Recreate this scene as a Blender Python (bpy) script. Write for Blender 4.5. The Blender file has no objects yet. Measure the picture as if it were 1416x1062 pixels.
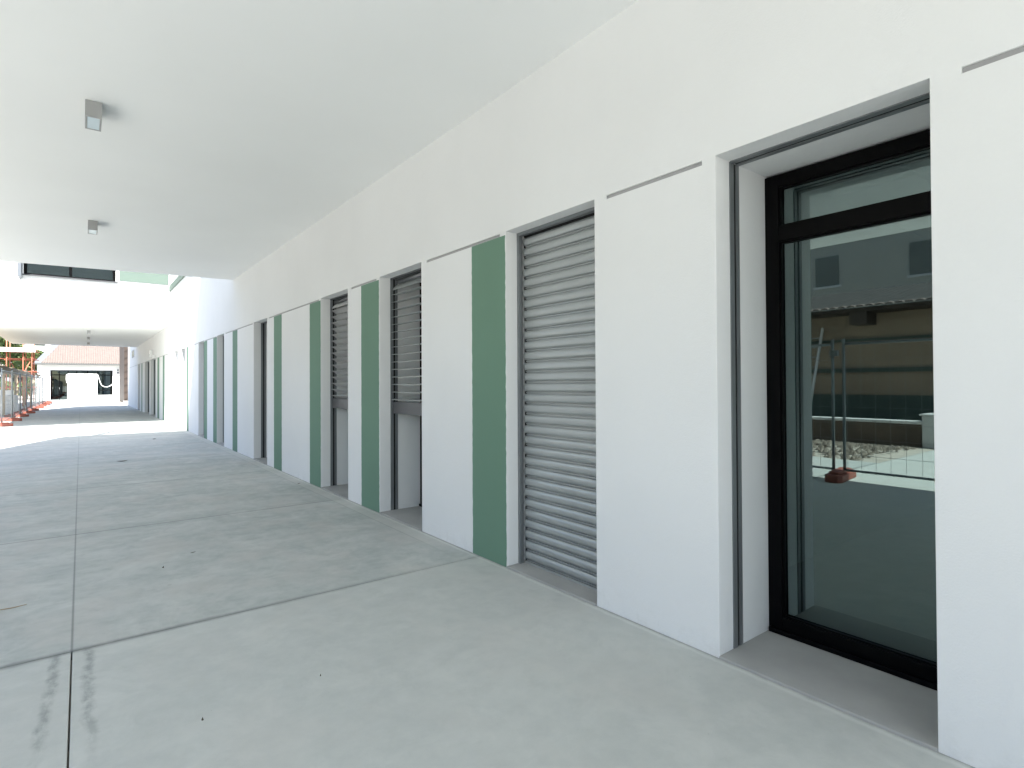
import bpy, bmesh, math, random
from mathutils import Vector, Matrix
random.seed(7)
R = math.radians
sc = bpy.context.scene
COL = sc.collection

# ------------------------------------------------------------------ materials
def mat(name):
    m = bpy.data.materials.new(name); m.use_nodes = True
    nt = m.node_tree
    return m, nt, nt.nodes['Principled BSDF']

def N(nt, kind, **kw):
    n = nt.nodes.new(kind)
    for k, v in kw.items(): setattr(n, k, v)
    return n

def noise(nt, scale, detail=4, vec=None, rough=.55, dist=0):
    n = N(nt, 'ShaderNodeTexNoise')
    n.inputs['Scale'].default_value = scale; n.inputs['Detail'].default_value = detail
    n.inputs['Roughness'].default_value = rough; n.inputs['Distortion'].default_value = dist
    if vec is not None: nt.links.new(vec, n.inputs['Vector'])
    return n.outputs['Fac']

def ramp(nt, fac, a, b, lo=0., hi=1.):
    n = N(nt, 'ShaderNodeMapRange'); n.clamp = True
    n.inputs['From Min'].default_value = a; n.inputs['From Max'].default_value = b
    n.inputs['To Min'].default_value = lo; n.inputs['To Max'].default_value = hi
    nt.links.new(fac, n.inputs['Value']); return n.outputs['Result']

def math_(nt, op, a, b=None, c=None):
    n = N(nt, 'ShaderNodeMath', operation=op)
    for i, v in enumerate((a, b, c)):
        if v is None: continue
        if isinstance(v, (int, float)): n.inputs[i].default_value = v
        else: nt.links.new(v, n.inputs[i])
    return n.outputs[0]

def mixc(nt, fac, a, b, mode='MIX'):
    n = N(nt, 'ShaderNodeMix', data_type='RGBA', blend_type=mode)
    if isinstance(fac, (int, float)): n.inputs[0].default_value = fac
    else: nt.links.new(fac, n.inputs[0])
    for i, v in ((6, a), (7, b)):
        if isinstance(v, tuple): n.inputs[i].default_value = (*v, 1)
        else: nt.links.new(v, n.inputs[i])
    return n.outputs[2]

def objco(nt, scale=(1, 1, 1)):
    t = N(nt, 'ShaderNodeNewGeometry')
    mp = N(nt, 'ShaderNodeMapping'); mp.inputs['Scale'].default_value = scale
    nt.links.new(t.outputs['Position'], mp.inputs['Vector'])
    return mp.outputs['Vector']

def bump(nt, b, h, strength=.3, dist=.002):
    n = N(nt, 'ShaderNodeBump'); n.inputs['Strength'].default_value = strength
    n.inputs['Distance'].default_value = dist
    nt.links.new(h, n.inputs['Height']); nt.links.new(n.outputs['Normal'], b.inputs['Normal'])

def paint(name, col, rough=.85, var=.06, bscale=220, bst=.25, bdist=.0012, metallic=0., blotch=.8):
    m, nt, b = mat(name)
    v = objco(nt)
    f = noise(nt, blotch, 5, v)
    dark = tuple(c*(1-var) for c in col); lite = tuple(min(.9, c*(1+var*.6)) for c in col)
    nt.links.new(mixc(nt, ramp(nt, f, .3, .7), dark, lite), b.inputs['Base Color'])
    b.inputs['Roughness'].default_value = rough; b.inputs['Metallic'].default_value = metallic
    if bst: bump(nt, b, noise(nt, bscale, 3, v), bst, bdist)
    return m

M = {}
M['white'] = paint('white_render', (.755, .765, .76), .9, .03, 140, .6, .002)
def plaster_relief(m):
    nt = m.node_tree; b = nt.nodes['Principled BSDF']; v = objco(nt)
    h = math_(nt, 'ADD', math_(nt, 'MULTIPLY', noise(nt, 130, 3, v), .55), math_(nt, 'MULTIPLY', noise(nt, 22, 5, v, .6), .9))
    bump(nt, b, h, .75, .0024)
    g = N(nt, 'ShaderNodeNewGeometry'); sx = N(nt, 'ShaderNodeSeparateXYZ'); nt.links.new(g.outputs['Position'], sx.inputs[0])
    d = math_(nt, 'MULTIPLY', ramp(nt, sx.outputs[2], .16, .0), ramp(nt, noise(nt, 10, 6, v, .75), .50, .70))
    old = b.inputs['Base Color'].links[0].from_socket
    c = mixc(nt, math_(nt, 'MULTIPLY', d, .22), old, (.42, .42, .39))
    c = mixc(nt, ramp(nt, noise(nt, 1.1, 5, objco(nt, (1, 1, .45)), .65), .52, .78, 0, .10), c, (.62, .63, .62))
    nt.links.new(c, b.inputs['Base Color'])
plaster_relief(M['white'])
M['soffit'] = paint('white_soffit_paint', (.855, .865, .855), .9, .02, 90, .2, .001)
M['green'] = paint('sage_green_paint', (.132, .24, .172), .8, .05, 160, .3, .0012)
M['groove'] = paint('grey_joint_profile', (.34, .34, .34), .6, .1)
M['alu'] = paint('anodised_grey', (.235, .25, .26), .42, .08, 300, .1, .0005, .55)
M['alu_dark'] = paint('dark_grey_coating', (.085, .088, .094), .45, .08, 300, .1, .0005, .2)
M['slat'] = paint('grey_coated_slat', (.415, .44, .44), .36, .05, 200, .08, .0006, .5, 3)
M['louvre'] = paint('grey_louvre_blade', (.27, .275, .28), .4, .05, 200, .08, .0006, .4, 3)
M['pale_blade'] = paint('pale_louvre_blade', (.58, .585, .58), .4, .05, 200, .08, .0006, .25, 3)
M['slot'] = paint('black_brush_slot', (.008, .008, .008), .8, 0, bst=0)
M['black'] = paint('black_powder_coat', (.0015, .0015, .0017), .5, .1, 400, .12, .0004)
M['sill'] = paint('smooth_sill_concrete', (.36, .36, .345), .8, .12, 60, .3, .0015, 0, 3)
M['black'].node_tree.nodes['Principled BSDF'].inputs['Specular IOR Level'].default_value = .1
M['lens'] = paint('frosted_lens', (.62, .72, .76), .25, .03, bst=0)
M['lamp'] = paint('grey_lamp_housing', (.31, .315, .31), .45, .05, bst=0)
M['room'] = paint('room_plaster', (.55, .56, .55), .9, .03, bst=0)
M['roomfloor'] = paint('room_screed', (.20, .20, .19), .7, .1, bst=0)
M['mint'] = paint('mint_panel', (.11, .155, .13), .7, .04, bst=0)
M['galv'] = paint('galvanised_steel', (.30, .33, .34), .5, .15, 60, .1, .001, .5)
M['orange'] = paint('orange_plastic', (.31, .095, .065), .6, .15, 40, .2, .002)
M['redsteel'] = paint('red_oxide_tube', (.50, .15, .09), .6, .2, 30, .2, .002)
M['timber'] = paint('weathered_timber', (.42, .33, .22), .85, .2, 60, .3, .002, 0, 4)
M['tarp'] = paint('beige_tarpaulin', (.20, .165, .11), .8, .15, 20, .4, .004, 0, 2)
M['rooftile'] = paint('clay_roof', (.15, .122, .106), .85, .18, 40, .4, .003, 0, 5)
M['shadetile'] = paint('shaded_roof_tile', (.045, .042, .038), .9, .3, 30, .4, .004, 0, 3)  # shadow lying on the mirrored roof, put into a darkened tile colour
M['flash'] = paint('zinc_flashing', (.17, .19, .21), .5, .1, bst=0, metallic=.3)
M['gutter'] = paint('dark_gutter', (.10, .105, .10), .5, .1, bst=0)
M['brown'] = paint('brown_cladding', (.062, .045, .035), .6, .12, 80, .2, .001, 0, 3)
M['tan'] = paint('tan_render', (.26, .205, .15), .9, .15, 60, .3, .003)
M['teal'] = paint('dark_green_plinth', (.05, .075, .065), .8, .2, 40, .3, .003)
M['eave'] = paint('dark_eaves_timber', (.045, .035, .028), .8, .2, 40, .3, .003)
M['lowwall'] = paint('stained_brown_block', (.11, .085, .065), .9, .3, 30, .5, .006, 0, 3)
M['coping'] = paint('pale_coping', (.55, .56, .55), .8, .1, 50, .2, .002)
M['block'] = paint('white_aerated_block', (.72, .72, .70), .9, .1, 60, .4, .003, 0, 3)
M['greywall'] = paint('pale_grey_render', (.39, .385, .335), .9, .06, 60, .2, .002)
M['blind'] = paint('closed_shutter', (.16, .17, .15), .7, .1, bst=0)
M['bark'] = paint('bark', (.10, .075, .05), .9, .3, 30, .6, .01)
M['steel'] = paint('bright_steel', (.6, .61, .62), .22, .06, bst=0, metallic=.9)
M['hose'] = paint('white_hose', (.78, .78, .75), .5, .05, bst=0)
M['leafbrown'] = paint('dry_leaf_brown', (.07, .05, .03), .9, .3, bst=0)
M['stone'] = paint('rubble', (.22, .19, .155), .9, .4, 40, .5, .004, 0, 9)
M['soil'] = paint('bare_ground', (.46, .42, .36), .95, .25, 6, .8, .03, 0, .7)

def foliage(name, a, b_):
    m, nt, b = mat(name)
    oi = N(nt, 'ShaderNodeNewGeometry')
    c = mixc(nt, oi.outputs['Random Per Island'], a, b_)
    nt.links.new(c, b.inputs['Base Color']); b.inputs['Roughness'].default_value = .6
    b.inputs['Transmission Weight'].default_value = 0
    return m
M['leaf'] = foliage('broad_leaves', (.05, .10, .025), (.16, .22, .06))
M['leaf2'] = foliage('shrub_leaves', (.06, .11, .025), (.20, .24, .09))

# glass: dielectric sheet with the several reflecting faces of a double glazed unit
def glass(name, tint, lo=.10, gain=1.0):
    m, nt, b = mat(name); nt.nodes.remove(b)
    out = nt.nodes['Material Output']
    gl = N(nt, 'ShaderNodeBsdfGlossy'); gl.inputs['Roughness'].default_value = .004
    gl.inputs['Color'].default_value = (.78, .96, .94, 1)
    tr = N(nt, 'ShaderNodeBsdfTransparent'); tr.inputs['Color'].default_value = (*tint, 1)
    fr = N(nt, 'ShaderNodeFresnel'); fr.inputs['IOR'].default_value = 1.5
    f = math_(nt, 'MULTIPLY_ADD', fr.outputs[0], gain, lo)
    f = math_(nt, 'MINIMUM', f, .95)
    mx = N(nt, 'ShaderNodeMixShader')
    nt.links.new(f, mx.inputs[0]); nt.links.new(tr.outputs[0], mx.inputs[1]); nt.links.new(gl.outputs[0], mx.inputs[2])
    nt.links.new(mx.outputs[0], out.inputs['Surface'])
    return m
M['glass'] = glass('tinted_double_glazing', (.34, .42, .41), .105, 1.15)
M['darkglass'] = glass('dark_window_glass', (.10, .13, .15), .06, 1.1)

# concrete of the walkway
def concrete():
    m, nt, b = mat('broom_finished_concrete')
    g = N(nt, 'ShaderNodeNewGeometry'); sx = N(nt, 'ShaderNodeSeparateXYZ')
    nt.links.new(g.outputs['Position'], sx.inputs[0]); X, Y = sx.outputs[0], sx.outputs[1]
    v = objco(nt); vs = objco(nt, (.35, 2.2, 1))
    big = noise(nt, .55, 5, v, .6); streak = noise(nt, 1.3, 5, vs, .62, .4); fine = noise(nt, 9, 6, v, .65); grain = noise(nt, 260, 3, v)
    mid = noise(nt, 2.6, 6, v, .68, .6); hue = noise(nt, 1.7, 3, objco(nt, (1.3, .9, 1)))
    c = mixc(nt, ramp(nt, big, .3, .72), (.355, .385, .370), (.485, .50, .472))
    c = mixc(nt, math_(nt, 'MULTIPLY', ramp(nt, streak, .40, .66, .0, .85), ramp(nt, Y, 4., 10., .35, 1)), c, (.30, .33, .32))
    c = mixc(nt, ramp(nt, fine, .45, .72, 0, .5), c, (.54, .55, .52))
    c = mixc(nt, ramp(nt, fine, .46, .30, 0, .42), c, (.30, .32, .305))
    c = mixc(nt, ramp(nt, mid, .52, .68, 0, .6), c, (.55, .56, .53))
    c = mixc(nt, ramp(nt, mid, .45, .30, 0, .45), c, (.30, .325, .312))
    c = mixc(nt, ramp(nt, hue, .48, .64, 0, .35), c, (.49, .465, .43))
    c = mixc(nt, ramp(nt, grain, .35, .65, 0, .16), c, (.60, .60, .57))
    # slab nearest the camera was poured from a paler mix
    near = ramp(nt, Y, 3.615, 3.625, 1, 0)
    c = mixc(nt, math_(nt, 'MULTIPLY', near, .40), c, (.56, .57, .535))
    # water stains creeping out of the lengthwise joint, and along the first cross joint
    wob = noise(nt, 5, 5, v, .65); ax = math_(nt, 'ABSOLUTE', math_(nt, 'ADD', X, 2.508))
    lean = math_(nt, 'MULTIPLY', ramp(nt, X, -2.507, -2.509), ramp(nt, Y, 3.4, 2.2, 0, .05))
    axw = math_(nt, 'ADD', math_(nt, 'SUBTRACT', ax, lean), math_(nt, 'MULTIPLY', math_(nt, 'SUBTRACT', wob, .5), .09))
    band = math_(nt, 'MULTIPLY', ramp(nt, axw, .038, .060), ramp(nt, axw, .092, .072))
    pat = ramp(nt, noise(nt, 12, 6, objco(nt, (1.6, .7, 1)), .72), .34, .58)
    st = math_(nt, 'MULTIPLY', math_(nt, 'MULTIPLY', band, pat), ramp(nt, Y, 2.45, 2.9))
    st = math_(nt, 'MULTIPLY', st, near)
    dy = math_(nt, 'ABSOLUTE', math_(nt, 'SUBTRACT', Y, 3.62))
    dyw = math_(nt, 'ADD', dy, math_(nt, 'MULTIPLY', math_(nt, 'SUBTRACT', wob, .5), .05))
    s2 = math_(nt, 'MULTIPLY', ramp(nt, dyw, .040, .006), ramp(nt, X, -.4, -2.0, .25, 1))
    c = mixc(nt, math_(nt, 'MULTIPLY', st, .5), c, (.135, .145, .145))
    c = mixc(nt, math_(nt, 'MULTIPLY', s2, .62), c, (.13, .138, .135))
    yj = math_(nt, 'PINGPONG', math_(nt, 'SUBTRACT', Y, 3.62), 1.4)
    yj = math_(nt, 'ADD', yj, math_(nt, 'MULTIPLY', math_(nt, 'SUBTRACT', wob, .5), .010))
    far = ramp(nt, Y, 3.9, 4.2)
    c = mixc(nt, math_(nt, 'MULTIPLY', math_(nt, 'MULTIPLY', ramp(nt, yj, .014, .004), far), .60), c, (.15, .158, .155))
    c = mixc(nt, math_(nt, 'MULTIPLY', math_(nt, 'MULTIPLY', ramp(nt, ax, .008, .002), ramp(nt, Y, 3.61, 3.63)), ramp(nt, Y, 4, 14, .62, .35)), c, (.14, .148, .145))
    # trowelled margin along the wall
    mg = math_(nt, 'MULTIPLY', ramp(nt, X, -.165, -.155), ramp(nt, Y, 3.9, 4.3))
    c = mixc(nt, math_(nt, 'MULTIPLY', mg, .45), c, (.52, .525, .485))
    ln = ramp(nt, math_(nt, 'ABSOLUTE', math_(nt, 'ADD', X, .165)), .008, .002)
    c = mixc(nt, math_(nt, 'MULTIPLY', math_(nt, 'MULTIPLY', ln, ramp(nt, Y, 3.7, 4.6)), .35), c, (.2, .21, .2))
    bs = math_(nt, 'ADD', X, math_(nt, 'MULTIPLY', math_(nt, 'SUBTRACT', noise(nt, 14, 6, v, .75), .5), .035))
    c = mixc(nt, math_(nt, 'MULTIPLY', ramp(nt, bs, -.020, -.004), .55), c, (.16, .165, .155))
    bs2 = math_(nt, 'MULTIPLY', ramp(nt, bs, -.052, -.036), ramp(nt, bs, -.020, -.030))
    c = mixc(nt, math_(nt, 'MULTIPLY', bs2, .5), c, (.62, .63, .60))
    # round drip marks and specks
    vo = N(nt, 'ShaderNodeTexVoronoi'); vo.inputs['Scale'].default_value = 1.7; nt.links.new(v, vo.inputs['Vector'])
    sp = ramp(nt, vo.outputs['Distance'], .030, .018)
    c = mixc(nt, math_(nt, 'MULTIPLY', sp, .25), c, (.2, .2, .19))
    vo2 = N(nt, 'ShaderNodeTexVoronoi'); vo2.inputs['Scale'].default_value = 6.; nt.links.new(v, vo2.inputs['Vector'])
    sp2 = ramp(nt, vo2.outputs['Distance'], .020, .012)
    c = mixc(nt, math_(nt, 'MULTIPLY', sp2, .4), c, (.14, .14, .13))
    nt.links.new(c, b.inputs['Base Color'])
    nt.links.new(ramp(nt, big, .3, .7, .75, .9), b.inputs['Roughness']); b.inputs['Specular IOR Level'].default_value = .3
    h = math_(nt, 'ADD', math_(nt, 'MULTIPLY', grain, .4), math_(nt, 'MULTIPLY', noise(nt, 40, 4, vs), .6))
    bump(nt, b, h, .35, .002)
    return m
M['concrete'] = concrete()

# ------------------------------------------------------------------ mesh helpers
class MB:
    def __init__(s): s.v = []; s.f = []; s.sm = []
    def quad(s, *p, smooth=False):
        n = len(s.v); s.v += [tuple(q) for q in p]; s.f.append(tuple(range(n, n+len(p)))); s.sm.append(smooth); return s
    def box(s, x0, x1, y0, y1, z0, z1):
        n = len(s.v)
        s.v += [(x, y, z) for z in (z0, z1) for y in (y0, y1) for x in (x0, x1)]
        for f in ((0,2,3,1),(4,5,7,6),(0,1,5,4),(2,6,7,3),(0,4,6,2),(1,3,7,5)):
            s.f.append(tuple(n+i for i in f)); s.sm.append(False)
        return s
    def bar(s, a, b, w, h, up=(0,0,1)):
        a, b = Vector(a), Vector(b); d = (b-a).normalized(); u = Vector(up)
        if abs(d.dot(u)) > .98: u = Vector((1,0,0))
        r = d.cross(u).normalized()*w/2; u = r.cross(d).normalized()*h/2; n = len(s.v)
        for q in (a, b):
            for e in (-r-u, r-u, r+u, -r+u): s.v.append(tuple(q+e))
        for f in ((3,2,1,0),(4,5,6,7),(0,1,5,4),(1,2,6,5),(2,3,7,6),(3,0,4,7)):
            s.f.append(tuple(n+i for i in f)); s.sm.append(False)
        return s
    def tube(s, pts, r, n=8, cap=True):
        P = [Vector(p) for p in pts]; rs = r if isinstance(r, (list, tuple)) else [r]*len(P)
        base = len(s.v); u = None
        for i, p in enumerate(P):
            d = (P[min(i+1, len(P)-1)]-P[max(i-1, 0)]).normalized()
            if u is None:
                u = Vector((0,0,1)) if abs(d.z) < .9 else Vector((1,0,0))
            u = (u-d*u.dot(d)).normalized(); w = d.cross(u)
            for k in range(n):
                a = 2*math.pi*k/n; s.v.append(tuple(p+(u*math.cos(a)+w*math.sin(a))*rs[i]))
        for i in range(len(P)-1):
            for k in range(n):
                a = base+i*n+k; b = base+i*n+(k+1) % n
                s.f.append((a, b, b+n, a+n)); s.sm.append(True)
        if cap:
            s.f.append(tuple(base+k for k in reversed(range(n)))); s.sm.append(False)
            e = base+(len(P)-1)*n; s.f.append(tuple(e+k for k in range(n))); s.sm.append(False)
        return s
    def prism_y(s, prof, y0, y1, smooth=False):       # closed (x,z) outline swept along y
        n = len(s.v); k = len(prof)
        for y in (y0, y1): s.v += [(x, y, z) for x, z in prof]
        for i in range(k):
            j = (i+1) % k; s.f.append((n+i, n+k+i, n+k+j, n+j)); s.sm.append(smooth)
        s.f.append(tuple(n+i for i in range(k))); s.sm.append(False)
        s.f.append(tuple(n+k+i for i in reversed(range(k)))); s.sm.append(False)
        return s
    def prism(s, base, h):                             # outline of 3d points swept by vector h
        n = len(s.v); k = len(base); h = Vector(h)
        s.v += [tuple(p) for p in base] + [tuple(Vector(p)+h) for p in base]
        for i in range(k):
            j = (i+1) % k; s.f.append((n+i, n+j, n+k+j, n+k+i)); s.sm.append(False)
        s.f.append(tuple(n+i for i in reversed(range(k)))); s.sm.append(False)
        s.f.append(tuple(n+k+i for i in range(k))); s.sm.append(False)
        return s
    def build(s, name, m, parent=None, bevel=0, seg=2, fix=True):
        root = parent
        off = Vector((0,0,0))
        while root is not None: off += root.location; root = root.parent
        me = bpy.data.meshes.new(name)
        me.from_pydata([tuple(Vector(p)-off) for p in s.v], [], s.f); me.update()
        me.polygons.foreach_set('use_smooth', s.sm)
        if fix:
            bm = bmesh.new(); bm.from_mesh(me); bmesh.ops.recalc_face_normals(bm, faces=bm.faces); bm.to_mesh(me); bm.free()
        me.materials.append(M[m] if isinstance(m, str) else m)
        o = bpy.data.objects.new(name, me); COL.objects.link(o)
        if parent: o.parent = parent
        if bevel:
            bv = o.modifiers.new('bevel', 'BEVEL'); bv.width = bevel; bv.segments = seg
            bv.limit_method = 'ANGLE'; bv.angle_limit = R(35)
        return o

def tag(o, label=None, cat=None, group=None, kind=None):
    for k, v in (('label', label), ('category', cat), ('group', group), ('kind', kind)):
        if v: o[k] = v
    return o
def thing(name, label, cat, loc=(0,0,0), group=None):
    o = bpy.data.objects.new(name, None); o.empty_display_size = .3; COL.objects.link(o); o.location = loc
    return tag(o, label, cat, group)
def copy_tree(o, parent=None):
    c = o.copy(); COL.objects.link(c); c.parent = parent
    for ch in o.children: copy_tree(ch, c)
    return c

def grid_wall(us, zs, depth, back, pos):
    """wall relief on a grid: depth(u,z) is how far a cell's face lies back, None is a through opening"""
    mb = MB(); idx = {}
    def V(u, d, z):
        k = (round(u, 5), round(d, 5), round(z, 5))
        if k not in idx: idx[k] = len(mb.v); mb.v.append(pos(*k))
        return idx[k]
    def F(*q): mb.f.append(tuple(V(*p) for p in q)); mb.sm.append(False)
    nu, nz = len(us)-1, len(zs)-1
    D = {}
    for i in range(nu):
        for k in range(nz):
            D[i, k] = depth((us[i]+us[i+1])/2, (zs[k]+zs[k+1])/2)
    g = lambda i, k: (lambda d: back if d is None else d)(D.get((i, k), None))
    for i in range(nu):
        for k in range(nz):
            d = D[i, k]
            if d is not None:
                F((us[i], d, zs[k]), (us[i+1], d, zs[k]), (us[i+1], d, zs[k+1]), (us[i], d, zs[k+1]))
                F((us[i], back, zs[k]), (us[i], back, zs[k+1]), (us[i+1], back, zs[k+1]), (us[i+1], back, zs[k]))
    for i in range(nu+1):
        for k in range(nz):
            a, b = g(i-1, k), g(i, k)
            if abs(a-b) > 1e-6: F((us[i], a, zs[k]), (us[i], b, zs[k]), (us[i], b, zs[k+1]), (us[i], a, zs[k+1]))
    for k in range(nz+1):
        for i in range(nu):
            a, b = g(i, k-1), g(i, k)
            if abs(a-b) > 1e-6: F((us[i], a, zs[k]), (us[i+1], a, zs[k]), (us[i+1], b, zs[k]), (us[i], b, zs[k]))
    return mb
uniq = lambda l: sorted(set(round(x, 4) for x in l))

# ------------------------------------------------------------------ the setting
ZC = 3.5            # portico ceiling
YC = 12.6           # far edge of the portico
Y2 = 22.7           # facade of the bridging block
HEAD = 2.468        # opening head
SILL = .012
NEAR = [(.676,1.555),(2.375,3.2715),(4.5617,5.4716),(6.348,7.274),(9.93,10.845),(13.486,14.295),(15.99,16.84),(19.25,20.10),(20.80,21.60)]
FAR = [(27.6,29.75),(30.25,32.55),(35.4,36.5)]
STRIPES = [(3.279,3.721),(5.483,5.946),(7.283,7.716),(9.066,9.501),(12.178,12.607),(14.305,14.728),(15.55,15.98),(18.56,18.93),(21.87,22.14)]
FSTRIPES = [(24.45,24.95),(26.2,26.85),(33.9,34.4)]

g = MB().quad((-900,-900,-.045),(900,-900,-.045),(900,1500,-.045),(-900,1500,-.045)).build('ground','soil')
tag(g, kind='structure')

pv = MB()
ycut = [-14, -9.6, -4.9] + [3.62+2.8*k for k in range(0, 22)] + [66]
for i in range(len(ycut)-1):
    gl = .0032 if ycut[i] < 3 else .0009
    ga = .003 if abs(ycut[i]-3.62) < .01 else .0012
    gb = .003 if abs(ycut[i+1]-3.62) < .01 else .0012
    a, b = ycut[i]+ga, ycut[i+1]-gb
    if b <= a: continue
    if ycut[i] < 3:
        pv.box(-2.508+gl, .0, a, b, -.16, 0); pv.box(-6.95, -2.508-gl, a, b, -.16, 0)
    else:
        pv.box(-6.95, .0, a, b, -.16, 0)
    if b < 3.95: pv.box(-10.4, -6.957, a, b, -.16, -.002)
p = pv.build('pavement','concrete', bevel=.0025); tag(p, kind='structure')

# ------------------------------------------------------------------ main building with its portico
BLD = thing('portico_building','long white building with green wall stripes and a deep sheltered portico beside the walkway','building',(0,6,0))

def wall_with_grooves(y0, y1, ztop, openings, groove_y, back=.5):
    ys = [y0, y1]; 
    for a, b in openings: ys += [a, b]
    gr = []
    edges = sorted(openings)
    for i in range(len(edges)+1):
        a = groove_y[0] if i == 0 else edges[i-1][1]+.075
        b = groove_y[1] if i == len(edges) else edges[i][0]-.095
        if b-a > .15: gr.append((a, b)); ys += [a, b]
    zs = uniq([-.1, 0, HEAD, 2.4435, 2.4655, ztop])
    def depth(u, z):
        for a, b in openings:
            if a < u < b and z < HEAD: return None
        for a, b in gr:
            if a < u < b and 2.4435 < z < 2.4655: return .014
        return 0.
    mb = grid_wall(uniq(ys), zs, depth, back, lambda u, d, z: (d, u, z))
    return mb, gr
mb, gr = wall_with_grooves(-5.0, Y2-.002, 11.4, NEAR, (-4.6, Y2-.05))
WALL = mb.build('wall','white',BLD, bevel=.0035)
for a, b in gr: MB().box(.0095, .02, a+.001, b-.001, 2.4437, 2.4653).build('joint_profile','groove',WALL)
NE = -5.0
ZS = lambda x: ZC+.0195*x      # the soffit falls gently towards its open side
MB().prism_y([(-5.45,ZS(-5.45)),(.02,ZS(.02)),(.02,ZC+.40),(-5.45,ZC+.40)],NE,YC).build('ceiling','soffit',BLD, bevel=.006)
MB().box(-5.1,.3,NE+.01,YC-.004,ZC+.37,11.4).build('upper_storey','white',BLD)
MB().box(.485,6.2,-4.98,Y2-.01,3.05,11.38).build('rear_block','white',BLD)
# a duct stands on the roof edge; only its shadow reaches the walkway
MB().tube([(-4.5,12.3,11.35),(-4.5,12.3,14.6)],.12,12).build('roof_duct','galv',BLD)

def stripe(y0, y1, parent, ztop):
    mb = MB(); n = 70; rnd = random.Random(int(y0*100))
    L = []; Rr = []
    for i in range(n+1):
        z = -.005+(ztop+.005)*i/n
        L.append((-.0025, y1+rnd.uniform(-.0022,.0022), z)); Rr.append((-.0025, y0+rnd.uniform(-.003,.003), z))
    for i in range(n):
        mb.quad(Rr[i], L[i], L[i+1], Rr[i+1])
    # turn-in edges down to the render
    for S in (L, Rr):
        for i in range(n):
            a, b = S[i], S[i+1]; mb.quad(a, b, (.001,b[1],b[2]), (.001,a[1],a[2]))
    t = (-.0025, 0, ztop); mb.quad(Rr[n], L[n], (.001, L[n][1], ztop), (.001, Rr[n][1], ztop))
    return mb.build('green_stripe','green',parent)
for k, (a, b) in enumerate(STRIPES): stripe(a, b, BLD, 2.441)

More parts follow.
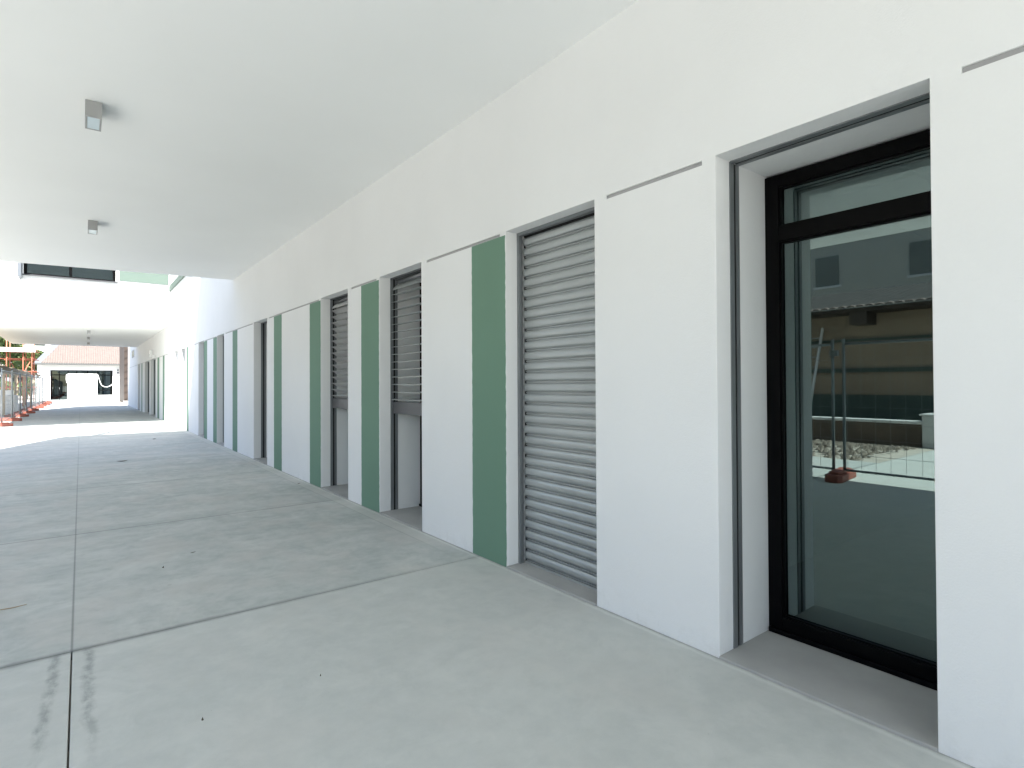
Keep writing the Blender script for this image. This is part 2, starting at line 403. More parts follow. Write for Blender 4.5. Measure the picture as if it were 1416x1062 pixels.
# ---- openings
def guide_mesh(y0, y1, head=True):
    m_ = MB(); s_ = MB()
    for y, s in ((y1, -1), (y0, 1)):
        e = [sorted((y+s*.006, y-s*.02))][0]; q = sorted((y+s*.002, y-s*.02))
        m_.box(.122,.156,e[0],e[1],SILL,HEAD-.004); m_.box(.176,.205,e[0],e[1],SILL,HEAD-.004)
        s_.box(.156,.176,q[0],q[1],SILL,HEAD-.004)
    if head:
        m_.box(.122,.156,y0+.0061,y1-.0061,HEAD-.007,HEAD+.02); m_.box(.176,.205,y0+.0061,y1-.0061,HEAD-.007,HEAD+.02)
        s_.box(.156,.176,y0+.0061,y1-.0061,HEAD-.003,HEAD+.02)
    return m_, s_
def opening(y0, y1, parent, blind=None, guide=True, door=True):
    MB().box(-.008,.56,y0+.0005,y1-.0005,-.05,SILL).build('sill','sill',parent, bevel=.004)
    if guide:
        a, b = guide_mesh(y0, y1)
        go = a.build('blind_guide','alu',parent); b.build('brush_slot','slot',go)
    if door:
        x0, x1 = .472, .535; f = MB()
        ya, yb = y0+.0005, y1-.0005; zt = 2.457
        f.box(x0,x1,yb-.074,yb,.013,zt); f.box(x0,x1,ya,ya+.074,.013,zt)
        f.box(x0+.0005,x1,ya+.0742,yb-.0742,zt-.066,zt); f.box(x0+.0005,x1,ya+.0742,yb-.0742,2.097,2.18)
        f.box(x0+.0005,x1,ya+.0742,yb-.0742,.013,.10)
        # glazing beads and the low threshold profile in front
        for z0, z1 in ((2.18,2.391),(.10,2.097)):
            f.box(x0+.012,x0+.03,yb-.084,yb-.0741,z0,z1); f.box(x0+.012,x0+.03,ya+.0741,ya+.084,z0,z1)
            f.box(x0+.0125,x0+.03,ya+.0841,yb-.0841,z1-.009,z1); f.box(x0+.0125,x0+.03,ya+.0841,yb-.0841,z0,z0+.009)
        f.box(x0-.022,x0-.0005,ya+.01,yb-.01,.0125,.038)
        d = f.build('glazed_door','black',parent, bevel=.002)
        MB().box(x0+.030,x0+.0385,ya+.070,yb-.070,.095,2.10).build('pane','glass',d)
        MB().box(x0+.030,x0+.0385,ya+.070,yb-.070,2.176,2.396).build('transom_pane','glass',d)
    if blind == 'closed':
        mb = MB(); pitch = .0777; xo = .150
        prof0 = [(.015,0),(.015,.0035),(.003,.0055),(.003,.0105),(.015,.0125),(.015,.0165),(.001,.0185),(-.003,.023),(-.007,.031),(-.009,.044),(-.0085,.056),(-.005,.066),(.000,.0725),(.015,.0755),(.015,.0777)]
        n = 31
        for k in range(n):
            z = .028+k*pitch
            if z+pitch > HEAD-.004: break
            pr_ = [(xo+x, z+zz) for x, zz in prof0]+[(xo+.020, z+pitch),(xo+.020, z)]
            mb.prism_y(pr_, y0+.037, y1-.037)
            # rounded end clip of the slat
            for yy, s in ((y1-.037, 1), (y0+.037, -1)):
                mb.tube([(xo+.004, yy, z+.046),(xo+.002, yy+s*.006, z+.046)], [.031,.026], 10)
        mb.box(xo-.004,xo+.014,y0+.028,y1-.028,SILL,.028)
        sh = mb.build('roller_shutter','slat',parent)
        MB().box(xo+.022,xo+.045,y0,y1,SILL,HEAD).build('shutter_backing','slot',sh)
        a = MB()
        for y, s in ((y1,-1),(y0,1)):
            e = sorted((y, y+s*.024)); a.box(.103,.138,e[0],e[1],SILL,HEAD)
        a.box(.103,.140,y0+.0245,y1-.0245,HEAD-.022,HEAD+.01)
        a.build('shutter_rail','alu',sh)
    elif isinstance(blind, (int, float)):
        mb = MB(); xo = .164; zb = 1.035; top = HEAD-.07; pitch = .079; ang = R(blind)
        k = 0
        while zb+.15+k*pitch < top:
            z = zb+.15+k*pitch; a_ = ang if zb+.15+(k+1)*pitch < top else R(50)
            w = .078; c, s = math.cos(a_), math.sin(a_)
            prof = []
            for j in range(9):                                    # shallow arched blade with rolled edges
                t = j/8-.5; hh = .006*(1-4*t*t); prof.append((xo+t*w*c-hh*s, z-t*w*s*-1+hh*c))
            prof += [(x+.0035*s, zz-.0035*c) for x, zz in reversed(prof)]
            mb.prism_y(prof, y0+.022, y1-.022); k += 1
        bl = mb.build('louvre_blind','slat' if abs(blind) < 10 else 'pale_blade',parent)
        MB().box(.140,.186,y0+.02,y1-.02,zb,zb+.125).build('bottom_bar','alu_dark',bl, bevel=.003)
        MB().tube([(.20,y0+.03,HEAD-.035),(.20,y1-.05,HEAD-.035)],.024,12).build('head_tube','alu',bl)
for i, (a, b) in enumerate(NEAR):
    opening(a, b, BLD, {1:'closed', 2:4, 3:-31}.get(i), guide=(i != 1), door=(i != 1))
    if i == 1: MB().box(.4,.45,a,b,SILL,HEAD).build('back_panel','slot',BLD)

# room behind the glass: ceiling with tile grid and a light panel, rear wall with a window band
rm = MB(); rm.box(.56,6.0,-4.9,Y2-.1,-.03,.002); rm.build('room_floor','roomfloor',BLD)
rc = MB()
yy = -3.4
while yy < 2.0:
    xx = .58
    while xx < 5.9:
        rc.box(xx, min(xx+.592, 6.0), yy, min(yy+.592, 2.0), 2.86, 2.88); xx += .6
    yy += .6
rc.build('room_ceiling','room',BLD)
MB().box(1.0+.58+.02,1.0+.58+.57,1.42,1.80,2.853,2.859).build('ceiling_panel','alu',BLD)
w = MB(); w.box(6.0,6.19,-4.9,Y2-.1,-.05,1.0); w.box(6.0,6.19,-4.9,Y2-.1,2.3,3.2); w.box(6.0,6.19,-4.9,-2.0,1.0,2.3); w.box(6.0,6.19,1.2,Y2-.1,1.0,2.3)
for y in (2.0, 3.9, 8.4, 12.0, 15.2, 18): w.box(.50,6.0,y,y+.1,-.02,3.05)
w.box(.50,6.19,-4.97,-4.87,-.02,3.1); w.box(.50,6.19,Y2-.12,Y2-.02,-.02,3.1)
w.build('room_wall','room',BLD)
MB().box(6.07,6.08,-2.02,1.22,.98,2.32).build('rear_window','darkglass',BLD)

# expansion joint covers and the mint band on the sunny return of the wall, low service box
MB().box(-.006,.004,17.74,17.79,2.48,8).box(-.004,.004,18.50,18.53,2.48,8).build('expansion_joint_cover','white',BLD)
MB().box(-.05,.004,16.5,Y2-.03,4.60,4.78).build('string_course','mint',BLD)
MB().box(-.012,.01,19.05,19.23,.25,.42).box(-.016,.0,19.065,19.215,.265,.405).build('service_box','lamp',BLD)

# ------------------------------------------------------------------ bridging block across the walkway
B2 = thing('bridge_building','white block spanning the walkway on its soffit, with a dark strip window and mint panel','building',(0,30,0))
mb, gr = wall_with_grooves(Y2+.002, 44.8, 9.0, FAR, (Y2+.05, 44.6))
W2 = mb.build('wall','white',B2, bevel=.004)
for a, b in gr: MB().box(.0095, .02, a+.001, b-.001, 2.4437, 2.4653).build('joint_profile','groove',W2)
for a, b in FSTRIPES: stripe(a, b, B2, 2.441)
for a, b in FAR: opening(a, b, B2)
MB().box(.485,5,Y2+.03,44.7,3.05,8.9).build('rear_block','white',B2)
r2 = MB(); r2.box(.56,5,Y2+.03,44.7,-.03,.002); r2.build('room_floor','roomfloor',B2)
MB().box(4.9,5.0,Y2+.04,44.6,0,3.1).box(.5,5,44.5,44.6,0,3.1).box(.5,5,Y2+.1,Y2+.2,0,3.1).box(.5,5,30,30.1,0,3.1).box(.5,5,33.9,34,0,3.1).build('room_wall','room',B2)
ZF = 3.43
def fd(u, z):
    if -3.88 < u < -1.56 and 4.78 < z < 6.3: return None
    return 0.
fm = grid_wall(uniq([-5.2,-3.88,-1.56,-.003]), uniq([ZF,4.78,6.3,14]), fd, .36, lambda u, d, z: (u, Y2+d, z))
fm.build('facade','white',B2, bevel=.004)
MB().box(-5.2,-.002,Y2+.355,37.5,ZF+.02,14).build('soffit','soffit',B2)
MB().box(-1.47,-.06,Y2-.02,Y2+.01,4.83,6.4).build('mint_panel','mint',B2)
MB().box(-3.98,-3.90,Y2-.53,Y2+.01,4.63,7.2).build('shade_fin','flash',B2, bevel=.003)
MB().box(-3.93,-1.50,Y2-.05,Y2+.3,4.742,4.777).build('window_sill','alu_dark',B2)
wf = MB()
for u0, u1 in ((-3.88,-3.80),(-2.78,-2.70),(-1.64,-1.56)): wf.box(u0,u1,Y2+.12,Y2+.19,4.782,6.298)
for z0, z1 in ((4.782,4.84),(6.23,6.298)): wf.box(-3.8,-2.78,Y2+.121,Y2+.189,z0,z1); wf.box(-2.70,-1.64,Y2+.121,Y2+.189,z0,z1)
wfo = wf.build('window','black',B2)
MB().box(-3.82,-2.76,Y2+.15,Y2+.158,4.79,6.25).build('pane','darkglass',wfo)
MB().box(-2.72,-1.62,Y2+.15,Y2+.158,4.79,6.25).build('pane','darkglass',wfo)
sl = MB()
for k in range(6): sl.box(-3.7,-2.8,Y2+.24,Y2+.27,4.86+k*.16,4.95+k*.16); sl.box(-2.65,-1.7,Y2+.24,Y2+.27,4.86+k*.16,4.95+k*.16)
sl.build('window_blind','alu_dark',B2)
# paired slit windows on the far stretch of the wall
for y in (39.35, 40.35):
    fo = MB().box(-.02,.01,y,y+.72,2.98,3.42).build('slit_window','galv',B2, bevel=.004)
    MB().box(-.024,-.018,y+.06,y+.66,3.04,3.36).build('pane','darkglass',fo)
wl = MB().box(-.10,.0,28.86,29.06,2.58,2.86).build('wall_lamp','soffit',B2, bevel=.01)
MB().box(-.106,-.10,28.885,29.035,2.60,2.70).build('lens','lens',wl)
wl = MB().box(-.07,.0,27.95,28.10,2.49,2.60).build('alarm_box','soffit',B2, bevel=.008)

# ------------------------------------------------------------------ ceiling lamps
def lamp():
    t = thing('ceiling_lamp','', 'ceiling lamp', (0,0,0), 'square downlights fixed under the soffits')
    h = MB(); s = .05; a = .135
    h.box(-s,s,0,.265,-.112,.0)
    # shallow rim round the lens
    h.box(-s,s,0,.014,-.120,-.112); h.box(-s,s,.251,.265,-.120,-.112); h.box(-s,-s+.012,.0141,.2509,-.120,-.112); h.box(s-.012,s,.0141,.2509,-.120,-.112)
    h.build('housing','lamp',t, bevel=.0015)
    MB().box(-s+.0125,s-.0125,.0145,.2505,-.1165,-.1125).build('lens','lens',t)
    return t
L0 = lamp()
LP = [(-2.405,5.135,ZS(-2.405)-.002,'grey box lamp under the near portico ceiling, the larger and nearer of the two there'),
      (-2.358,8.89,ZS(-2.358)-.002,'grey box lamp under the near portico ceiling, the smaller one close to its far edge'),
      (-2.23,26.8,ZF+.02,'small square lamp under the far soffit, nearest of the three in its row'),
      (-2.21,30.4,ZF+.02,'small square lamp under the far soffit, middle one of the three in its row'),
      (-2.18,34.4,ZF+.02,'small square lamp under the far soffit, farthest of the three in its row')]
for i, (x, y, z, lb) in enumerate(LP):
    o = L0 if i == 0 else copy_tree(L0)
    o.location = (x, y, z); o['label'] = lb

# ------------------------------------------------------------------ temporary fence
def fence_panel():
    t = thing('mesh_barrier','galvanised mesh site fence panel standing in the row along the left edge of the walkway','barrier',(0,0,0),'temporary fence panels along the walkway')
    L = 3.46; f = MB()
    f.tube([(0,.02,.08),(0,.02,1.93)],.021,8); f.tube([(0,L,.08),(0,L,1.93)],.021,8)
    f.tube([(0,.02,.14),(0,L,.14)],.016,6); f.tube([(0,.02,1.86),(0,L,1.86)],.016,6)
    f.box(-.03,.03,-.05,.05,1.70,1.78)
    f.build('frame','galv',t)
    m = MB(); k = 1
    while k*.17 < L: m.box(-.0015,.0015,.02+k*.17-.0015,.02+k*.17+.0015,.14,1.86); k += 1
    for k in range(1, 8): m.box(.0021,.006,.02,L,.14+k*.215-.002,.14+k*.215+.002)
    m.build('wire_mesh','galv',t)
    return t
def fence_foot():
    b = MB(); pts = [(-.40,-.11),(.28,-.11),(.34,-.06),(.34,.06),(.28,.11),(-.40,.11),(-.46,.06),(-.46,-.06)]
    b.prism([(x, y, 0) for x, y in pts], (0,0,.10))
    b.prism([(x*.72-.01, y*.72, .10) for x, y in pts], (0,0,.035))
    o = b.build('ballast_block','orange', bevel=.012)
    return tag(o,'orange plastic block foot holding up the mesh fence beside the walkway','ballast block','orange feet under the fence panels')
FP, FF = fence_panel(), fence_foot()
fx = lambda y: -4.78+(min(y, 25)-3.3)/21.7*.24
ks = [-1,0] + list(range(6, 15)); first = True
for k in ks:
    y = 3.33+3.58*k
    o = FP if first else copy_tree(FP); first = False
    o.location = (fx(y), y+.06, 0)
    o.rotation_euler.z = -math.atan2(fx(y+3.5)-fx(y), 3.5)
first = True
for k in [-1,0,1] + list(range(6, 16)):
    y = 3.33+3.58*k; o = FF if first else FF.copy()
    if not first: COL.objects.link(o)
    first = False; o.location = (fx(y)+random.uniform(-.05,.05), y, 0); o.rotation_euler.z = random.uniform(-.15,.15)

# ------------------------------------------------------------------ far house at the end of the walkway
HY = 64.0
H = thing('tiled_house','low white house with ribbed terracotta roof and dark glazing ending the walkway','house',(0,HY,0))
def hd(u, z):
    if -4.6 < u < -.12 and .04 < z < 2.70 and not (u > -1.27 and z < .43): return None
    return 0.
hw = grid_wall(uniq([-5.5,-4.6,-1.27,-.12,5]), uniq([-.1,.04,.43,2.70,3.25]), hd, .3, lambda u, d, z: (u, HY+d, z))
hw.build('front_wall','white',H)
MB().box(-5.5,-5.2,HY+.31,HY+10,-.1,3.24).box(4.7,5,HY+.31,HY+10,-.1,3.24).box(-5.2,4.7,HY+9.7,HY+9.99,-.1,3.24).box(-5.2,4.7,HY+2.5,HY+2.6,0,3.24).build('side_wall','room',H)
MB().box(-5.2,4.7,HY+.31,HY+9.7,-.08,.03).build('house_floor','roomfloor',H)
sw = MB().box(-3.42,-1.27,HY-.14,HY+.12,-.05,2.31).build('screen_wall','white',H, bevel=.01)
gf = MB()
xs_ = [-4.6,-3.98,-3.36,-2.75,-2.1,-1.75,-1.22,-.60,-.17]
for x in (-4.6,-4.02,-3.42,-2.02,-1.29,-.19): gf.box(x,x+.07,HY+.14,HY+.2,.04 if x < -2 else .43,2.69)
gf.box(-4.6,-.12,HY+.141,HY+.199,2.24,2.32); gf.box(-4.6,-.12,HY+.141,HY+.199,2.63,2.69)
for x in (-2.8,): gf.box(x,x+.07,HY+.1405,HY+.1995,2.3,2.69)
gf.box(-1.22,-.19,HY+.142,HY+.198,.85,.91); gf.box(-1.22,-.19,HY+.142,HY+.198,.435,.50)
gfo = gf.build('glazing_frame','black',H)
MB().box(-4.56,-.16,HY+.165,HY+.175,.06,2.66).build('pane','darkglass',gfo)
dh = MB(); dh.tube([(-3.98,HY+.12,1.0),(-3.98,HY+.09,1.0),(-3.98,HY+.09,1.15),(-3.98,HY+.12,1.15)],.015,6); dh.build('door_handle','steel',gfo)
# ribbed hipped roof
rf = MB(); slope = .62; xl = lambda d: -5.72+.36*d/ .88; top = 6.5; pitch = .17
x = -5.25; amp = .05
while x < 5.2:
    dmax = min(top, max(0, (x+5.25)/.41)) 
    pr2 = []
    for j in range(3):
        xx = x+pitch*j/2; pr2.append((xx, amp if j == 1 else 0))
    for (xa, ha), (xb, hb) in zip(pr2[:-1], pr2[1:]):
        da, db = min(top, max(.02,(xa+5.25)/.41)), min(top, max(.02,(xb+5.25)/.41))
        y0 = HY-.45
        rf.quad((xa,y0,3.30+ha),(xb,y0,3.30+hb),(xb,y0+db,3.30+hb+db*slope),(xa,y0+da,3.30+ha+da*slope))
    x += pitch
rf.build('roof','rooftile',H, fix=False)
y0 = HY-.45
MB().prism([(-5.72,y0,3.28),(-5.22,y0,3.28),(-5.22+.41*6.5,y0+6.5,3.28+6.5*slope),(-5.72+.41*6.5,y0+6.5,3.28+6.5*slope)],(0,0,.05)).build('hip_flashing','flash',H)
MB().prism([(-5.72,y0,3.27),(5.2,y0,3.27),(5.2,y0+6.5,3.27+6.5*slope),(-5.72+.41*6.5,y0+6.5,3.27+6.5*slope)],(0,0,-.06)).build('roof_deck','eave',H)
MB().box(-5.75,5.2,HY-.56,HY-.42,3.17,3.30).build('gutter','gutter',H, bevel=.02)
fl = MB().tube([(-.72,HY+.6,.1),(-.72,HY+.6,2.6)],.20,14).tube([(-.98,HY+.62,.1),(-.98,HY+.62,2.6)],.05,10).build('steel_flue','steel')
tag(fl,'shiny steel flue pipe standing behind the right window of the low house','flue pipe')
hp = [(-3.46,HY-.16,1.55),(-3.50,HY-.18,1.9),(-3.48,HY-.18,2.25),(-3.36,HY-.18,2.36)]
for k in range(1, 12): hp.append((-3.36+k*.185,HY-.17+.02*math.sin(k),2.355+.012*math.sin(k*1.7)))
hp += [(-1.25,HY-.2,2.30),(-1.16,HY-.2,2.0),(-1.06,HY-.2,1.6),(-.95,HY-.2,1.32),(-.75,HY-.2,1.19),(-.52,HY-.2,1.18),(-.30,HY-.2,1.28),(-.12,HY-.2,1.46),(-.02,HY-.05,1.52)]
tag(MB().tube(hp,.032,8).build('hose','hose'),'white hose draped over the screen wall of the low house','hose')
mbx = thing('meter_box','grey and white meter box with a pipe on the right end of the low house','meter box',(.28,HY,0))
MB().box(.16,.40,HY-.10,HY,2.30,2.88).build('cabinet','block',mbx, bevel=.01)
MB().box(.20,.36,HY-.108,HY-.1001,2.40,2.58).box(.22,.34,HY-.108,HY-.1001,2.66,2.82).build('dial_window','alu_dark',mbx)
MB().tube([(.36,HY-.12,2.66),(.45,58,2.78),(.30,53.2,2.84)],.05,8).build('pipe','hose',mbx)

# brown clad pier at the end of the wall
BT = thing('brown_pier','tall pier clad in brown boards with slanting seams where the wall ends','pier',(.3,52,0))
MB().box(.13,.95,51.5,58,-.05,7).build('cladding','brown',BT)
b = MB(); z = -.3
while z < 6.6:
    a0, a1 = max(z, .02), z+.36
    if z > 0: b.prism([(.132,51.497,z),(.952,51.497,z+.36),(.952,51.497,z+.42),(.132,51.497,z+.06)],(0,-.03,0))
    z += .52
b.build('seam_batten','eave',BT)
MB().box(.10,.98,51.44,52.2,-.04,.14).build('base','coping',BT)

# ------------------------------------------------------------------ site things behind the fence
S = thing('scaffold','red tube scaffold tower with a white toe board behind the site fence','scaffold',(-5.6,49,0))
st = MB()
for x in (-6.25,-5.45,-5.02):
    for y in (48.2, 50.4): st.tube([(x,y,-.04),(x,y,4.6)],.03,7)
st.build('standard','redsteel',S)
ld = MB()
for z in (1.2, 2.25, 3.08, 3.62):
    for y in (48.2, 50.4): ld.tube([(-6.55,y+.05,z),(-4.75,y+.05,z)],.027,7)
    for x in (-6.25,-5.45,-5.02): ld.tube([(x+.05,47.9,z+.06),(x+.05,50.7,z+.06)],.027,7)
ld.build('ledger','redsteel',S)
MB().tube([(-6.2,48.14,.3),(-5.1,48.14,2.9)],.024,6).build('diagonal_brace','redsteel',S); MB().tube([(-5.1,50.46,.3),(-6.2,50.46,2.9)],.024,6).build('diagonal_brace','redsteel',S)
MB().box(-6.6,-4.82,48.05,50.6,3.70,3.75).build('platform','timber',S)
MB().box(-6.6,-4.82,47.98,48.04,3.52,3.80).build('toe_board','block',S)
tag(MB().bar((-5.95,46.6,.65),(-4.80,46.6,1.66),.06,.16).build('timber_plank','timber'),'long pale timber plank leaning up to the right in front of the red scaffold','plank')
def block_stack(loc, nx, ny, nz):
    mb = MB()
    for i in range(nx):
        for j in range(ny):
            for k in range(nz):
                dx = random.uniform(-.008,.008)
                mb.box(loc[0]+i*.4+dx, loc[0]+i*.4+.392+dx, loc[1]+j*.62, loc[1]+j*.62+.61, k*.215, k*.215+.21)
    return mb
tag(block_stack((-6.6,36.4),4,3,4).build('block_stack','block',bevel=.006),'stack of white aerated blocks behind the nearest visible fence panels','block stack')
tag(block_stack((-6.5,44.2),2,2,5).build('block_stack','block',bevel=.006),'shorter run of white blocks piled near the foot of the red scaffold','block stack')
cn = thing('site_shelter','long low shelter with a beige tarpaulin roof behind the site fence','shelter',(-6,42,0))
tp = MB(); ny = 24
for i in range(ny):
    ya, yb = 27.5+i*1.35, 27.5+(i+1)*1.35
    za, zb = 2.02+.03*math.sin(i*1.9), 2.02+.03*math.sin((i+1)*1.9)
    tp.quad((-5.05,ya,za-.12),(-5.05,yb,zb-.12),(-5.10,yb,zb+.18),(-5.10,ya,za+.18))
    tp.quad((-5.10,ya,za+.18),(-5.10,yb,zb+.18),(-6.6,yb,zb+.42),(-6.6,ya,za+.42))
tp.build('tarpaulin','tarp',cn, fix=False)
po = MB()
for y in (27.8,33,38.5,44,49.5,55,59.5):
    po.bar((-5.14,y,-.04),(-5.14,y,1.99),.08,.08); po.bar((-6.5,y,-.04),(-6.5,y,2.3),.08,.08)
po.bar((-5.13,27.5,1.93),(-5.13,59.8,1.93),.06,.10)
po.build('post','timber',cn)

def leaf_blob(centers, n, size, rnd):
    mb = MB()
    for _ in range(n):
        c, r = rnd.choice(centers)
        while True:
            d = Vector((rnd.uniform(-1,1),rnd.uniform(-1,1),rnd.uniform(-1,1)))
            if .15 < d.length < 1: break
        p = Vector(c)+Vector((d.x*r,d.y*r,d.z*r*.85))
        a = Vector((rnd.gauss(0,1),rnd.gauss(0,1),rnd.gauss(0,1))).normalized()
        b_ = a.cross(Vector((rnd.gauss(0,1),rnd.gauss(0,1),rnd.gauss(0,1)))).normalized()
        s = size*rnd.uniform(.6,1.3)
        mb.quad(p-a*s, p-b_*s*.45, p+a*s, p+b_*s*.45)
    return mb
def tree(x, y, h, r, label, m, seed, n=5200, leaf=.17):
    rnd = random.Random(seed)
    t = thing('tree', label, 'tree', (x,y,0))
    tk = MB(); tk.tube([(x,y,-.05),(x+.08,y,h*.3),(x-.05,y+.1,h*.62)],[.17,.13,.08],8)
    cs = []
    for i in range(13):
        a = i*2.4; q = rnd.uniform(.35,.85)*r; z = h*rnd.uniform(.42,.92)
        c = (x+math.cos(a)*q, y+math.sin(a)*q, z); cs.append((c, r*rnd.uniform(.3,.5)))
        tk.tube([(x,y,h*.35+.1*i*.2),((x+c[0])/2,(y+c[1])/2,h*.42+(z-h*.42)*.5),c],[.06,.04,.015],5)
    tk.build('trunk','bark',t); leaf_blob(cs, n, leaf, rnd).build('crown',m,t, fix=False)
    return t
tree(-9.0,72,7.2,2.5,'taller dark green tree at the left edge of the photo behind the scaffold','leaf',3)
tree(-6.9,75,5.2,1.9,'lower olive green tree between the scaffold and the low house','leaf2',5)
tree(-10.4,66,4.4,1.8,'round bushy tree low behind the tarpaulin shelter at the left edge','leaf2',9)
hg = thing('hedge','clipped green hedge behind the red scaffold and the fence','hedge',(-7.6,68,0))
rnd = random.Random(4)
leaf_blob([((-10+i*.55,68+rnd.uniform(-.3,.3),1.0+rnd.uniform(-.1,.5)),.75) for i in range(9)],4200,.13,rnd).build('foliage','leaf',hg, fix=False)

AP = thing('apartment_building','pale apartment block with balconies far behind the trees on the left','building',(-9,112,0))
MB().box(-14,-6.2,112,122,-.1,9.5).build('wall','white',AP)
for i in range(3):
    z = 1.2+i*2.9
    for x in (-13,-10.6,-8.2):
        fo = MB().box(x,x+1.4,111.95,112.01,z,z+1.5).build('window','alu_dark',AP)
        MB().box(x+.1,x+1.3,111.94,111.949,z+.1,z+1.4).build('pane','darkglass',fo)
    MB().box(-13.5,-6.4,110.8,111.999,z-.6,z-.45).box(-13.5,-6.4,110.8,110.9,z-.449,z+.35).build('balcony','coping',AP)

# ------------------------------------------------------------------ across the site: what the door glass mirrors
rnd = random.Random(11); gv = MB()
def pebble(mb, x, y, z, s, rnd):
    n = len(mb.v); q = []
    for k in range(6):
        a = k*math.pi/3+rnd.uniform(-.3,.3); q.append((x+math.cos(a)*s*rnd.uniform(.6,1.1), y+math.sin(a)*s*rnd.uniform(.6,1.1)))
    t = (x+rnd.uniform(-.2,.2)*s, y, z+s*rnd.uniform(.5,.9))
    mb.v += [(px, py, z-.01) for px, py in q]+[t]
    for k in range(6): mb.f.append((n+k, n+(k+1) % 6, n+6)); mb.sm.append(False)
for _ in range(2600):
    x, y = rnd.uniform(-10.2,-7.05), rnd.uniform(4.05,13)
    pebble(gv, x, y, -.04+.10*max(0, math.sin((x+10.2)*1.0))*rnd.random(), rnd.uniform(.02,.075)*(1.6 if rnd.random() < .06 else 1), rnd)
tag(gv.build('gravel','stone',fix=False), kind='stuff')
lw = thing('low_wall','low stained brown wall with pale coping, mirrored in the near glass door','wall',(-10.6,8,0))
MB().box(-10.75,-10.45,-12,26,-.1,.44).build('masonry','lowwall',lw)
MB().box(-10.8,-10.40,-12,26,.442,.50).build('coping','coping',lw)
tag(MB().box(-11.1,-10.41,3.1,4.0,-.05,.62).box(-11.14,-10.38,3.06,4.04,.621,.66).build('concrete_block','coping',bevel=.01),'square grey concrete block with flat cap, mirrored at the glass door right edge','concrete block')
NB = thing('neighbour_house','tan house with dark eaves and tile roof mirrored in the near glass door','house',(-15.5,8,0))
MB().box(-22,-15,-14,34,.95,3.35).build('wall','tan',NB)
MB().box(-22,-14.95,-14,34,-.1,.949).build('plinth','teal',NB)
MB().box(-14.99,-14.9,-14,34,1.62,1.74).box(-14.99,-14.92,-14,34,2.55,2.62).build('string_course','teal',NB)
ev = MB().box(-22,-14.2,-14.5,34.5,3.36,3.47)
for k in range(20): ev.box(-14.98,-14.25,-12+k*2.3,-11.55+k*2.3,3.0,3.359)
ev.build('eaves','eave',NB)
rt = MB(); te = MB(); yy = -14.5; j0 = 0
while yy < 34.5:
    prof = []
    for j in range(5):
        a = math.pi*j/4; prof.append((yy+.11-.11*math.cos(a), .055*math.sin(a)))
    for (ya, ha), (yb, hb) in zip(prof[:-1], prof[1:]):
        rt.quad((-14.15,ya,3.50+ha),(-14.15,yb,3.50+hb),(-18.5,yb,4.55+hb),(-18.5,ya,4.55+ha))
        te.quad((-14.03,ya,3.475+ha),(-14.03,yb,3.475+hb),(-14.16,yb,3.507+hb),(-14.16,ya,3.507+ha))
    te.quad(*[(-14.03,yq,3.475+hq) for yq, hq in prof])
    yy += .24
rt.build('roof','shadetile',NB, fix=False); te.build('eave_tile','rooftile',NB, fix=False)  # roof colour carries the shade; the eave row keeps the lit tile tone
WB = thing('grey_house','plain grey house with square windows, mirrored above the tile roof in the door','house',(-30,10,0))
MB().box(-40,-30,-16,32,-.1,9.6).build('wall','greywall',WB)
for k in range(9):
    y = -13.2+k*4.6-.35
    fo = MB().box(-29.99,-29.95,y-.75,y+.75,6.62,6.74).build('window_sill','coping',WB)
    MB().box(-29.995,-29.96,y-.62,y+.62,6.745,8.4).build('window_shutter','blind',WB)
LDR = thing('ladder','pale ladder leaning on the tan house, mirrored in the near glass door','ladder',(-14,7.9,0))
ll = MB(); a0, a1 = Vector((-13.5,7.95,0)), Vector((-14.86,8.05,3.0)); off = Vector((.0,.40,0))
ll.bar(a0-off/2,a1-off/2,.05,.09); ll.bar(a0+off/2,a1+off/2,.05,.09); ll.build('rail','coping',LDR)
lr = MB()
for k in range(1, 10):
    q = a0.lerp(a1, k/10); lr.tube([q-off/2,q+off/2],.015,6)
lr.build('rung','galv',LDR)

# ------------------------------------------------------------------ litter on the walkway
tag(MB().tube([(-2.93,4.50,.004),(-2.87,4.53,.009),(-2.80,4.535,.006),(-2.735,4.555,.005)],[.003,.0035,.003,.002],5).build('twig','timber'),'thin pale twig lying on the paving at the left edge of the photo','twig')
rnd = random.Random(21)
def crumb(x, y, s, name, label, cat):
    mb = MB(); pebble(mb, x, y, .008, s, rnd); tag(mb.build(name,'leafbrown',fix=False), label, cat)
def curled_leaf(x, y, s, rot, label):
    mb = MB(); n = 5
    for i in range(n):
        for j in range(2):
            def P(u, v):
                w = s*.42*math.sin(math.pi*min(1, max(0, u*.94+.03)))
                lx = (u-.5)*2*s; ly = (v-1)*w
                zz = .004+.25*abs(ly)+.3*s*(u-.5)**2*2
                return (x+lx*math.cos(rot)-ly*math.sin(rot), y+lx*math.sin(rot)+ly*math.cos(rot), zz)
            mb.quad(P(i/n,j),P((i+1)/n,j),P((i+1)/n,j+1),P(i/n,j+1),smooth=True)
    tag(mb.build('dry_leaf','leafbrown',fix=False), label, 'leaf')
crumb(-2.085,2.555,.006,'pebble','dark pebble on the pale front slab next to a round damp spot, nearest the camera','pebble')
crumb(-1.595,2.60,.0045,'pebble','tiny dark pebble on the pale front slab, right of the larger pebble','pebble')
crumb(-1.99,4.85,.008,'pebble','small dark pebble in the middle of the second slab, left of a dark leaf crumb','pebble')
curled_leaf(-1.76,5.12,.022,.3,'small dark leaf crumb in the middle of the second slab')
curled_leaf(-1.89,12.0,.085,.2,'curled dark leaf lying alone on the shaded walkway, just right of the lengthwise joint')
curled_leaf(-1.03,16.4,.07,1.0,'dark leaf near the edge of the sunlit stretch of walkway')
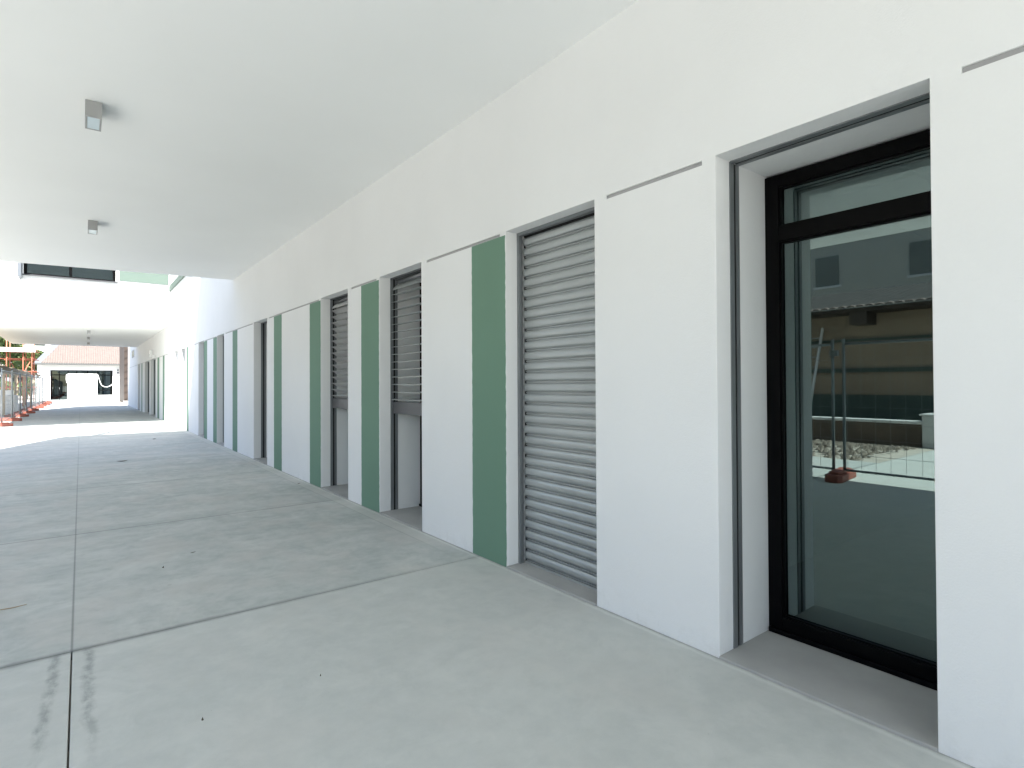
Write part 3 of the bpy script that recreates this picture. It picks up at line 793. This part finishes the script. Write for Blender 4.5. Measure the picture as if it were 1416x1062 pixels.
curled_leaf(-.14,7.75,.03,.6,'tiny dark leaf on the paving margin close to the striped wall')

# ------------------------------------------------------------------ camera
cam = bpy.data.cameras.new('camera'); co = bpy.data.objects.new('camera', cam); COL.objects.link(co)
cam.sensor_width = 36; cam.lens = 771.931/1416*36; cam.clip_end = 3000; cam.clip_start = .02
cam.shift_y = -9.588/1416
yaw, pit, roll = R(37.690097), R(.612804), R(-.284746)
fw = Vector((math.sin(yaw)*math.cos(pit), math.cos(yaw)*math.cos(pit), math.sin(pit)))
r_ = Vector((math.cos(yaw), -math.sin(yaw), 0)); u_ = r_.cross(fw)
r2v = r_*math.cos(roll)+u_*math.sin(roll); u2v = -r_*math.sin(roll)+u_*math.cos(roll)
co.matrix_world = Matrix(((r2v.x,u2v.x,-fw.x,-2.475574),(r2v.y,u2v.y,-fw.y,0),(r2v.z,u2v.z,-fw.z,1.35),(0,0,0,1)))
sc.camera = co

# ------------------------------------------------------------------ light
SUN = Vector((.2,.55,-1)).normalized()
el = math.asin(-SUN.z); az = math.atan2(-SUN.x, -SUN.y)      # direction to the sun, clockwise from +y
wd = bpy.data.worlds.new('World'); sc.world = wd; wd.use_nodes = True
nt = wd.node_tree; bg = nt.nodes['Background']
sky = nt.nodes.new('ShaderNodeTexSky'); sky.sky_type = 'NISHITA'; sky.sun_disc = False
sky.sun_elevation = el; sky.sun_rotation = az; sky.air_density = 1.0; sky.dust_density = 1.5
nt.links.new(sky.outputs[0], bg.inputs['Color']); bg.inputs['Strength'].default_value = .095
sl_ = bpy.data.lights.new('sun','SUN'); sl_.energy = 4.5; sl_.angle = R(.53); sl_.color = (1,.965,.92)
so = bpy.data.objects.new('sun', sl_); COL.objects.link(so); so.location = (-20,-40,60)
so.rotation_euler = SUN.to_track_quat('-Z','Y').to_euler()

sc.view_settings.view_transform = 'Standard'; sc.view_settings.look = 'None'
sc.view_settings.exposure = 2.02; sc.view_settings.gamma = 1; sc.view_settings.use_curve_mapping = False
cy = sc.cycles
cy.max_bounces = 12; cy.diffuse_bounces = 6; cy.glossy_bounces = 4; cy.transparent_max_bounces = 12
cy.use_denoising = True; cy.sample_clamp_indirect = 8
